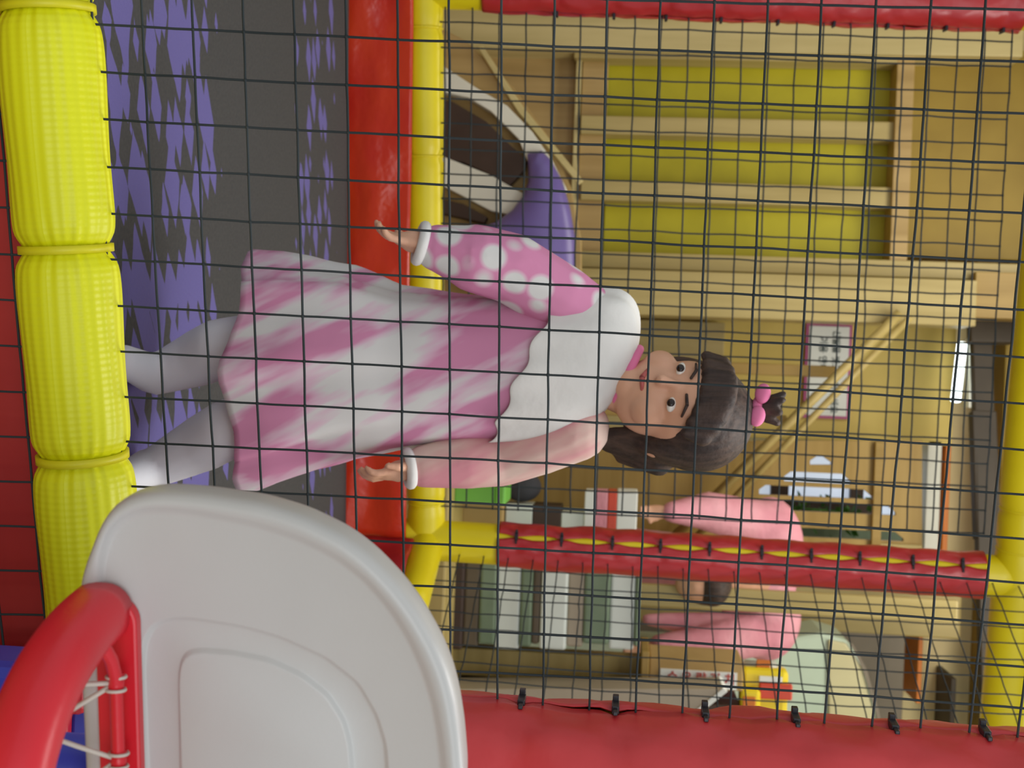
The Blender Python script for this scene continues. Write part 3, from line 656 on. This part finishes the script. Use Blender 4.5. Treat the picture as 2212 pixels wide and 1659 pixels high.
part('cross_rail', (1930, 112, 1968, 596), 5.90, 6.05, M['tan'])
part('edge_strip', (1236, 112, 1248, 600), 5.95, 6.05, M['pine_pale'])
part('upper_panel', (1966, 108, 2300, 560), 6.03, 6.09, M['ochre'])
tag(g, 'pine playhouse wall with yellow-green panels between upright slats', 'playhouse')
# round play wheel with white rim and purple tube
g = empty('play_arch'); YA = 5.2
def arcpts(cx, cy, r, a0, a1, n=20): return [(cx + r * math.cos(math.radians(a0 + (a1 - a0) * k / n)), cy + r * math.sin(math.radians(a0 + (a1 - a0) * k / n))) for k in range(n + 1)]
pxslab('wood_disc', [(600, 30), (900, 30), (1010, 90), (1110, 190), (1180, 290), (1232, 400), (1256, 520), (1256, 640), (1120, 760), (600, 760)], YA + .06, YA + .12, M['tan'], g)
pxslab('outer_lip', [(1030, 100), (1042, 98), (1130, 230), (1260, 390), (1250, 398), (1118, 240)], YA + .03, YA + .06, M['pine_pale'], g)
pxslab('white_band', [(930, 140), (957, 142), (1030, 190), (1095, 228), (1150, 285), (1195, 350), (1225, 410), (1210, 420), (1140, 350), (1120, 300), (1060, 240), (1010, 210), (957, 198), (930, 190)], YA - .02, YA + .05, M['white'], g)
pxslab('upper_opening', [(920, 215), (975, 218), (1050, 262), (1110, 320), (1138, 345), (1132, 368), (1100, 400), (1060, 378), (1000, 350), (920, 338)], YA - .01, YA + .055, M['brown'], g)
pxslab('middle_band', [(920, 338), (958, 338), (1060, 378), (1130, 418), (1130, 470), (1060, 455), (958, 402), (920, 395)], YA - .015, YA + .05, M['white'], g)
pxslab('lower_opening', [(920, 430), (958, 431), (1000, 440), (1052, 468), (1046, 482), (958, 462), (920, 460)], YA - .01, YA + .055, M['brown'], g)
op = [(1139, 332), (1170, 325), (1190, 345), (1215, 390), (1232, 450), (1242, 510), (1244, 580), (1235, 660), (1215, 730)]
ip = [(1139, 332), (1141, 370), (1141, 395), (1128, 425), (1105, 455), (1070, 480), (1030, 492), (990, 520), (960, 600)]
mbp = MB(); prev = None; K = 40
def samp(P, t):
    q = t * (len(P) - 1); i = min(int(q), len(P) - 2); f = q - i; return (P[i][0] * (1 - f) + P[i+1][0] * f, P[i][1] * (1 - f) + P[i+1][1] * f)
vs = []; fs = []; sg2 = 16
for k in range(K + 1):
    a = samp(op, k / K); b_ = samp(ip, k / K); A_, B_ = Q(*a, YA - .04), Q(*b_, YA - .04); c = (A_ + B_) / 2; u = (A_ - B_) / 2 + Vector((1e-4, 0, 0)); rd = min(u.length, .10)
    for j in range(sg2): th = 2 * math.pi * j / sg2; vs.append(c + u * math.cos(th) + Vector((0, -1, 0)) * rd * math.sin(th) * .6)
for k in range(K):
    for j in range(sg2): fs.append((k*sg2+j, k*sg2+(j+1) % sg2, (k+1)*sg2+(j+1) % sg2, (k+1)*sg2+j))
obj('purple_crescent', vs, fs, M['purple'], g, True)
tag(g, 'curved wooden play arch with white bands and a purple crescent', 'play arch')

# yellow wall panel with notice
o = pbox('wall_panel', 1520, 680, 2062, 952, 6.45, WALLY, M['yellow_wall']); tag(o, 'plain yellow wall panel behind the white notice', 'wall panel')
g = empty('notice_sign')
X0, Z0, X1_, Z1 = qrect(1739, 699, 1838, 904, 6.42)
mb = MB(); mb.box((X0, 6.425, Z0), (X1_, 6.45, Z1)); mb.build('border', M['magenta'], g)
mb = MB(); mb.box((X0 + .014, 6.419, Z0 + .014), (X1_ - .014, 6.426, Z1 - .014)); mb.build('paper', M['paper'], g)
def text(body, loc, size, mat, parent, name='lettering', sx=1.0):
    c = bpy.data.curves.new(name, 'FONT'); c.body = body; c.size = size; c.extrude = .0012; c.offset = size * .008
    o = bpy.data.objects.new('tmp', c); COL.objects.link(o); dg = bpy.context.evaluated_depsgraph_get(); dg.update()
    me = bpy.data.meshes.new_from_object(o.evaluated_get(dg)); bpy.data.objects.remove(o); me.materials.clear()
    for v in me.vertices: v.co = (v.co.x * sx + loc[0], loc[1] - v.co.z, v.co.y + loc[2])
    me.name = name; return link(name, me, mat, parent)
text('신발을 벗고 들어가세요', (X0 + .032, 6.417, Z0 + .135), .043, M['ink'], g)
text('이용 안내', (X0 + .065, 6.417, Z0 + .07), .046, M['ink'], g)
tag(g, 'white notice with pink border and dark lettering on the yellow wall', 'sign')
# diagonal handrail
g = empty('handrail')
for (a, b_, r, nm) in (((1945, 676), (1452, 1163), .022, 'upper_rod'), ((1968, 684), (1478, 1186), .016, 'lower_rod')):
    mb = MB(); mb.tube([Q(*a, 5.74), Q(*b_, 5.97)], r, 14); mb.build(nm, M['pine_x'], g, True)
tag(g, 'pale wooden handrail slanting up past the notice', 'handrail')
o = pbox('wood_post', 1180, 779, 1806, 804, 5.92, 6.0, M['amber_z'], zfloor=0); tag(o, 'thin dark wooden upright ending in front of the notice', 'post')
o = pbox('wood_post', 1100, 885, 1700, 901, 5.92, 5.98, M['amber_z'], zfloor=0); tag(o, 'thin brown wooden upright near the child head', 'post')
# lower wooden wall left of the notice
o = pbox('timber_panel', 1180, 690, 1560, 1010, 6.2, 6.5, M['pine']); tag(o, 'pine boarding behind the head of the jumping child', 'panel')
# amber cabin with arched slots
g = empty('wooden_cabin'); YC = 6.05
slots = [[(1752, 1003), (1762, 990), (1782, 988), (1796, 1003)],
         [(1694, 1030), (1712, 1018), (1812, 1022), (1836, 1040), (1836, 1043), (1700, 1034)],
         [(1641, 1057), (1650, 1046), (1880, 1060), (1884, 1073), (1642, 1060)],
         [(1636, 1088), (1640, 1078), (1925, 1098), (1938, 1108), (1640, 1092)],
         [(1660, 1136), (1700, 1146), (1950, 1160), (1950, 1176), (1660, 1160)]]
def cabin_wall():
    outer = [(700, 952), (1992, 952), (1992, 1225), (700, 1225)]
    bm = bmesh.new(); P2 = lambda x, y: Q(x, y, YC)
    def ring(pts):
        v = [bm.verts.new(P2(*p)) for p in pts]; return [bm.edges.new((v[i], v[(i+1) % len(v)])) for i in range(len(v))]
    es = ring(outer)
    for (x0, x1, y0, y1, sl) in ((1750, 1796, 986, 1004, 0), (1694, 1838, 1018, 1040, 1), (1640, 1884, 1047, 1068, 2), (1636, 1935, 1079, 1100, 3), (1650, 1952, 1136, 1156, 4)):
        k = .045 if sl else 0; ch = min(14, (x1 - x0) * .3)
        pts = [(x0, y1), (x0, (y0 + y1) / 2), (x0 + ch, y0), (x1 - ch * 1.3, y0), (x1, (y0 + y1) / 2 + 4), (x1, y1)]
        es += ring([(x, y + (x - x0) * k) for x, y in pts])
    bmesh.ops.triangle_fill(bm, use_beauty=True, use_dissolve=False, edges=es)
    r = bmesh.ops.extrude_face_region(bm, geom=bm.faces[:]); 
    for v in [q for q in r['geom'] if isinstance(q, bmesh.types.BMVert)]: v.co.y += .03
    bmesh.ops.recalc_face_normals(bm, faces=bm.faces); me = bpy.data.meshes.new('slotted_wall'); bm.to_mesh(me); bm.free()
    return link('slotted_wall', me, M['amber'], g)
cabin_wall()
pbox('corner_trim', 1886, 955, 1906, 1220, YC - .03, YC, M['amber_z'], g); pbox('top_trim', 1900, 1176, 1992, 1222, YC - .02, YC, M['pine'], g)
tag(g, 'amber wooden cabin wall cut with long slots showing daylight', 'cabin')
# daylight window and plants behind the slots
mb = MB(); X0, Z0, X1_, Z1 = qrect(1600, 975, 1990, 1230, 6.74); mb.box((X0, 6.74, Z0), (X1_, 6.79, Z1)); struct(mb.build('window_1', M['glow']))
mb = MB(); mb.box((X0 - .05, 6.72, Z0 - .06), (X1_ + .05, 6.8, Z0)); mb.box((X0 - .05, 6.72, Z1), (X1_ + .05, 6.8, Z1 + .06)); struct(mb.build('trim_1', M['white']))
def plant(px, py, Y, hgt, label, n=46, wid=.10):
    g = empty('potted_plant'); b0 = Q(px, py, Y); shelf = 0
    mb = MB(); mb.tube([b0, b0 + Vector((0, 0, .03)), b0 + Vector((0, 0, .11))], [.045, .05, .06], 16); mb.build('pot', M['brown2'], g, True)
    mb = MB(); mb.tube([b0 + Vector((0, 0, .08)), b0 + Vector((.01, 0, hgt))], .006, 6); mb.build('stem', M['leaf'], g, True)
    mb = MB(); rnd = random.Random(px)
    for k in range(n):
        c = b0 + Vector((rnd.uniform(-wid, wid), rnd.uniform(-.06, .06), .12 + rnd.random() * hgt)); a, b_ = rnd.uniform(0, 6.28), rnd.uniform(-.8, .8)
        d = Vector((math.cos(a), math.sin(a), b_)) * .05; s_ = Vector((-math.sin(a), math.cos(a), .3)) * .018
        mb.add([c, c + d * .5 + s_, c + d, c + d * .5 - s_], [(0, 1, 2, 3)])
    mb.build('foliage', M['leaf'], g, fix=False); tag(g, label, 'plant')
o = pbox('plant_shelf', 1618, 975, 1628, 1240, 6.2, 6.72, M['pine_x']); tag(o, 'narrow shelf of plants behind the cabin slots', 'shelf')
plant(1628, 1092, 6.52, .50, 'leafy green plant behind the long cabin slots', 60, .05); plant(1628, 1165, 6.45, .42, 'smaller green plant behind the lowest cabin slot', 26, .05)
for x0, y0, x1, y1, lab in ((1662, 1080, 1905, 1110, 'long dark shutter strip in daylight behind the cabin slots'), (1666, 1042, 1704, 1074, 'small dark shutter behind the low end of the third slot'), (1838, 1046, 1866, 1080, 'small dark shutter behind the high end of the third slot')):
    o = pbox('dark_shutter', x0, y0, x1, y1, 6.66, 6.72, M['brown']); tag(o, lab, 'shutter')
o = pbox('grey_screen', 1650, 1128, 1960, 1186, 6.60, 6.72, M['towel_green']); tag(o, 'grey-green screen behind the lowest cabin slot', 'screen')
# upper cream wall, brown beam and fluorescent tube
g = empty('ceiling_beam')
def beam(a, b_, w_, h, nm):
    p, q = a, b_; mb = MB(); mb.sweep([p, q], [(-w_, -h), (w_, -h), (w_, h), (-w_, h)]); mb.build(nm, M['brown2'], g, bevel=.006)
beam(Q(2118, 700, 6.1), Q(2146, 1720, 5.5), .03, .046, 'long_beam'); beam(Q(2122, 890, 5.98), Q(2132, 1165, 5.82), .034, .056, 'sleeve_block'); beam(Q(2138, 692, 6.08), Q(2140, 742, 6.06), .034, .10, 'end_bracket')
tag(g, 'dark brown beam running level under the ceiling at the right', 'beam')
g = empty('fluorescent_lamp'); a, b_ = Q(2078, 742, 6.3), Q(2064, 866, 6.2); mb = MB(); mb.tube([a, b_], .024, 14); mb.build('lamp_tube', M['tube'], g, True)
mb = MB(); mb.box((a.x - .03, 6.22, a.z - .06), (b_.x + .03, 6.36, a.z + .0)); o = mb.build('fixture', M['white'], g); o.location.z = .10; o.location.y = .06
tag(g, 'short bright fluorescent tube under the dark brown beam', 'lamp')
o = pbox('wall_panel', 2156, 560, 2330, 1760, 6.40, WALLY, M['ochre']); tag(o, 'ochre wall panel above the dark brown beam', 'wall panel')
o = pbox('wall_panel', 1990, 560, 2110, 700, 6.2, WALLY, M['amber']); tag(o, 'amber wood panel beside the end of the brown beam', 'wall panel')
for x0, y0, x1, y1, lab in ((2040, 880, 2052, 1210, 'long orange strip on the cream wall above the cabin'), (1982, 1355, 1992, 1520, 'orange strip on the cream wall right of the far post')):
    o = pbox('wall_strip', x0, y0, x1, y1, 6.5, WALLY, M['orange']); tag(o, lab, 'wall strip')
o = pbox('door_frame', 2000, 952, 2030, 1230, 6.45, WALLY, M['white']); tag(o, 'pale upright-edged frame piece beside the long orange strip', 'frame')
o = pbox('wall_strip', 2052, 1466, 2064, 1600, 6.5, WALLY, M['brown2']); tag(o, 'short dark strip on the cream wall near the right post', 'wall strip')

# ================================================================ ITEMS ON THE LOW COUNTER
o = pbox('low_counter', 900, 700, 965, 1700, 4.35, 5.0, M['pine_x'], None, .01, zfloor=0); tag(o, 'long low pine counter behind the far net', 'counter')
zc = Q(965, 1115, 4.35).z - .0
def on_counter(name, x0, x1, y0, y1, Y, d, mat, label, cat, par=None, lift=None):
    X0, Z0, X1_, Z1 = qrect(x0, y0, x1, y1, Y); mb = MB(); mb.box((X0, Y, (Z0 if lift else Z0)), (X1_, Y + d, Z1)); o = mb.build(name, mat, par, bevel=.006)
    if label: tag(o, label, cat)
    return o
# second tier: crate that the items stand on, back to the wall
o = pbox('storage_cabinet', 700, 1000, 1088, 1190, 4.76, 5.0, M['cardboard'], None, .01, zfloor=zc); tag(o, 'tan cabinet behind the foot of the far right post', 'cabinet')
g = empty('storage_box'); pbox('box_body', 965, 1012, 1075, 1088, 4.5, 4.72, M['green_box'], g, .01, zfloor=zc); pbox('lid', 1070, 1008, 1092, 1092, 4.49, 4.73, M['green_box'], g, .008); tag(g, 'lime green lidded box left of the far right post', 'box')
mb = MB(); c = Q(1128, 1050, 4.88); mb.ball(c, (.062, .06, .075), None, 20, 12); mb.ball(c + Vector((-.02, 0, -.05)), (.05, .05, .05)); o = mb.build('dark_bag', M['trousers'], None, True); tag(o, 'dark rounded bag on the tan cabinet beside the green box', 'bag')
for x0, x1, y0, y1, mt, lb in ((1092, 1150, 1090, 1134, 'towel_white', 'white carton left of the far post near the dark bag'), (1150, 1212, 1092, 1140, 'brown', 'dark brown carton left of the far red post'),
                               (1212, 1262, 1105, 1144, 'towel_white', 'small pale carton next to the striped packets')):
    o = pbox('carton', x0, y0, x1, y1, 4.80, 4.95, M[mt]); tag(o, lb, 'carton')
for k, (x0, x1, mt) in enumerate(((1262, 1284, 'paper'), (1284, 1312, 'pinkcloth'), (1312, 1332, 'redpack'), (1332, 1376, 'paper'))):
    o = pbox('packet', x0, 1062, x1, 1150, 4.79, 4.95, M[mt]); tag(o, ['white packet lowest of the striped stack by the post', 'pink packet second in the striped stack', 'thin red packet third in the striped stack', 'white packet topmost of the striped stack'][k], 'packet', 'packets stacked left of the far post')
# stack of trays right of the far post
stk = [(972, 1002, 'brown', 'dark brown'), (1002, 1036, 'towel_brown', 'grey-brown'), (1036, 1072, 'towel_green', 'grey-green'), (1072, 1124, 'towel_white', 'white'), (1124, 1150, 'towel_green', 'green'), (1150, 1168, 'towel_brown', 'brown'),
       (1168, 1226, 'towel_white', 'pale'), (1226, 1262, 'stone', 'grey'), (1262, 1318, 'towel_green', 'wide green'), (1318, 1372, 'towel_white', 'white'), (1372, 1384, 'towel_green', 'thin green')]
ords = ['lowest of', 'second in', 'third in', 'fourth in', 'fifth in', 'sixth in', 'seventh in', 'eighth in', 'ninth in', 'tenth in', 'topmost of']
for k, (x0, x1, mt, nm) in enumerate(stk):
    g2 = pbox('storage_tray', x0, 1200, x1, 1404 - (k % 3) * 6, 4.62 + .01 * (k % 2), 4.98, M[mt], None, .01)
    tag(g2, f'{nm} tray, {ords[k]} the tall stack right of the far post', 'tray', 'trays stacked right of the far post')
# table with tan side
g = empty('wooden_table'); pbox('table_top', 1385, 1408, 1402, 1472, 4.7, 4.98, M['amber'], g); pbox('table_panel', 975, 1410, 1386, 1470, 4.85, 4.95, M['pine_x'], g, zfloor=zc); tag(g, 'tan wooden table right of the tray stack', 'table')
g = empty('parcel_box'); pbox('carton_body', 1402, 1425, 1606, 1488, 4.72, 4.96, M['cardboard'], g, .006)
pbox('paper_label', 1426, 1449, 1592, 1486, 4.715, 4.72, M['paper'], g, 0)
tag(g, 'tan carton with a white label of red characters above the grey counter', 'box')
X0, Z0, X1_, Z1 = qrect(1426, 1449, 1592, 1484, 4.71)
# characters stacked up the label like the photograph: rotated so they read along the height
c = bpy.data.curves.new('lt', 'FONT'); c.body = '수 우 량 김 치'; c.size = .046; c.extrude = .001; c.offset = .0012
o = bpy.data.objects.new('tmp', c); COL.objects.link(o); dg = bpy.context.evaluated_depsgraph_get(); dg.update(); me = bpy.data.meshes.new_from_object(o.evaluated_get(dg)); bpy.data.objects.remove(o); me.materials.clear()
for v in me.vertices: v.co = (X1_ - .016 - v.co.y, 4.712 - v.co.z, Z0 + .025 + v.co.x * .96)
link('lettering', me, M['redink'], g)
g = empty('grey_worktop'); pxslab('front_panel', [(968, 1488), (1562, 1488), (1490, 1545), (1420, 1600), (968, 1600)], 4.5, 4.68, M['stone'], g, .004); pxslab('white_edge', [(1562, 1487), (1572, 1494), (1498, 1553), (1490, 1545)], 4.49, 4.69, M['paper'], g, .002); tag(g, 'grey counter front with a slanting white edge behind the near post', 'counter')
o = pbox('dark_carton', 966, 1506, 1598, 1660, 4.72, 4.98, M['brown'], None, .006, zfloor=zc); tag(o, 'dark brown carton under the yellow packages', 'carton')
# fridge / cooler
g = empty('water_cooler'); pxslab('body', [(1560, 1382), (1700, 1378), (1775, 1366), (1830, 1382), (1870, 1440), (1905, 1560), (1915, 1660), (1560, 1660)], 5.86, 6.2, M['mint'], g, .02)
pxslab('front_band', [(1790, 1382), (1828, 1390), (1862, 1442), (1893, 1560), (1900, 1660), (1790, 1660)], 5.84, 5.86, M['ivory'], g, .008)
pxslab('seam', [(1836, 1388), (1842, 1390), (1872, 1445), (1900, 1540), (1908, 1600), (1902, 1600), (1892, 1540), (1864, 1445)], 5.83, 5.845, M['gray'], g, 0)
pbox('base', 900, 1380, 1562, 1660, 5.88, 6.18, M['mint'], g, .01, zfloor=0)
tag(g, 'pale mint and ivory rounded appliance beside the grey panel', 'appliance')
o = pbox('grey_partition', 1740, 1366, 1950, 1680, 6.35, 6.45, M['gray'], None, .006, zfloor=0); tag(o, 'tall grey partition behind the mint appliance', 'partition panel')
o = pbox('pine_board', 1370, 1228, 2078, 1362, 6.35, 6.55, M['pine'], None, .01, zfloor=0); tag(o, 'broad upright pine board against the wall beside the grey partition', 'board')
o = pbox('wood_post', 1385, 1280, 2070, 1328, 5.05, 5.09, M['pine'], None, .006, zfloor=0); tag(o, 'pale pine post in front of the bending person in pink', 'post')
# yellow packages in front
g = empty('snack_package'); pbox('pouch', 1598, 1446, 1702, 1600, 4.79, 4.88, M['pack'], g, .02); pbox('red_band', 1640, 1478, 1712, 1512, 4.775, 4.80, M['redpack'], g, .006); pbox('white_band', 1640, 1462, 1690, 1474, 4.78, 4.79, M['paper'], g, .002); tag(g, 'tall yellow package with a red band above the near post', 'package')
g = empty('snack_package'); pbox('pouch', 1598, 1490, 1642, 1600, 4.735, 4.77, M['pack'], g, .015); pbox('orange_picture', 1604, 1505, 1632, 1535, 4.73, 4.736, M['orange'], g, .004); tag(g, 'short yellow package with orange picture, in front of tall one', 'package')
g = empty('drink_bottle'); mb = MB(); b0 = Q(1607, 1442, 4.86); tz_ = Q(1692, 1442, 4.86).z; mb.tube([b0, b0 + Vector((0, 0, (tz_ - b0.z) * .8)), Vector((b0.x, b0.y, tz_ - .02)), Vector((b0.x, b0.y, tz_))], [.03, .03, .014, .014], 18); mb.build('bottle_body', M['clear'], g, True)
pbox('orange_wrapper', 1634, 1426, 1664, 1446, 4.82, 4.83, M['orange'], g, .003); tag(g, 'clear bottle with orange wrapper beside the tall yellow package', 'bottle')

# ================================================================ THE ADULT BENDING OVER BEHIND THE FAR POST
YP = 5.52
def A(x, y, dy=0): return Q(x, y, YP + dy)
ad = empty('person'); b = MB()
hd = A(1512, 1262, -.50)
sh1, sh2 = A(1640, 1130, -.05), A(1655, 1365, -.05); hips = A(1330, 1215, .3)
b.cap((sh1 + sh2) / 2, .10, hips, .13); b.cap(sh1, .06, sh2, .06); b.cap((sh1 + sh2) / 2 + Vector((0, -.08, 0)), .055, hd + Vector((0, .05, .05)), .05)
b.ball(hd, (.075, .095, .10)); b.ball(hd + Vector((0, -.08, -.02)), (.014, .02, .02))
for s_, sh, el, wr in ((1, sh1, A(1530, 1105, -.2), A(1440, 1106, -.32)), (-1, sh2, A(1520, 1402, -.2), A(1405, 1404, -.32))):
    b.cap(sh, .05, el, .042); b.cap(el, .04, wr, .03); d = Vector((0, -.25, -1)).normalized(); b.ball(wr + d * .04, (.035, .018, .045))
    for k in range(4): p0 = wr + d * .07 + Vector(((k - 1.5) * .017, 0, 0)); b.cap(p0, .009, p0 + d * (.05 - abs(k - 1.3) * .006) + Vector((0, -.01, 0)), .007)
    b.cap(wr + d * .03 + Vector((s_ * .028, 0, 0)), .010, wr + d * .07 + Vector((s_ * .045, -.01, 0)), .008)
for sx in (-.10, .10):
    hp = hips + Vector((sx, 0, 0)); kn_ = Vector((hp.x, hp.y + .02, .48)); an = Vector((hp.x, hp.y + .05, .08)); b.cap(hp, .09, kn_, .06); b.cap(kn_, .058, an, .04); b.cap(an, .04, an + Vector((0, -.14, -.035)), .035)
organic(b, 'body', M['skin'], ad, .012, 3)
j = MB(); top_ = A(1668, 1250, .02)
j.cap((sh1 + sh2) / 2, .15, hips, .17); j.cap(sh1, .105, sh2, .11); j.ball(A(1660, 1180, .0), (.22, .16, .15)); j.ball(A(1655, 1330, 0), (.20, .16, .15))
for sh, el, wr in ((sh1, A(1530, 1105, -.2), A(1450, 1106, -.32)), (sh2, A(1535, 1392, -.2), A(1425, 1392, -.30))):
    j.cap(sh, .10, el, .085); j.cap(el, .083, wr, .045)
j.cap(sh2, .09, A(1400, 1338, -.15), .028)
o = organic(j, 'jacket', M['pinkcloth'], ad, .014, 3); o['label'] = 'puffy pink jacket'
t_ = MB()
for sx in (-.10, .10):
    hp = hips + Vector((sx, 0, 0)); kn_ = Vector((hp.x, hp.y + .02, .48)); an = Vector((hp.x, hp.y + .05, .10)); t_.cap(hp, .105, kn_, .075); t_.cap(kn_, .073, an, .06)
organic(t_, 'trousers', M['trousers'], ad, .014, 3)
h_ = MB(); h_.ball(hd + Vector((0, .02, .03)), (.088, .10, .10)); h_.ball(hd + Vector((0, -.02, .05)), (.085, .09, .07)); organic(h_, 'hair', M['hair'], ad, .01, 3)
tag(ad, 'person in puffy pink jacket bending over behind the far red post', 'person')
mb = MB(); c = A(1352, 1338, -.42); mb.tube([c + Vector((0, 0, -.03)), c + Vector((0, 0, .0)), c + Vector((0, 0, .05))], [.035, .045, .03], 18); o = mb.build('dark_mug', M['trousers'], None, True); tag(o, 'small dark mug below the pink sleeve', 'mug')
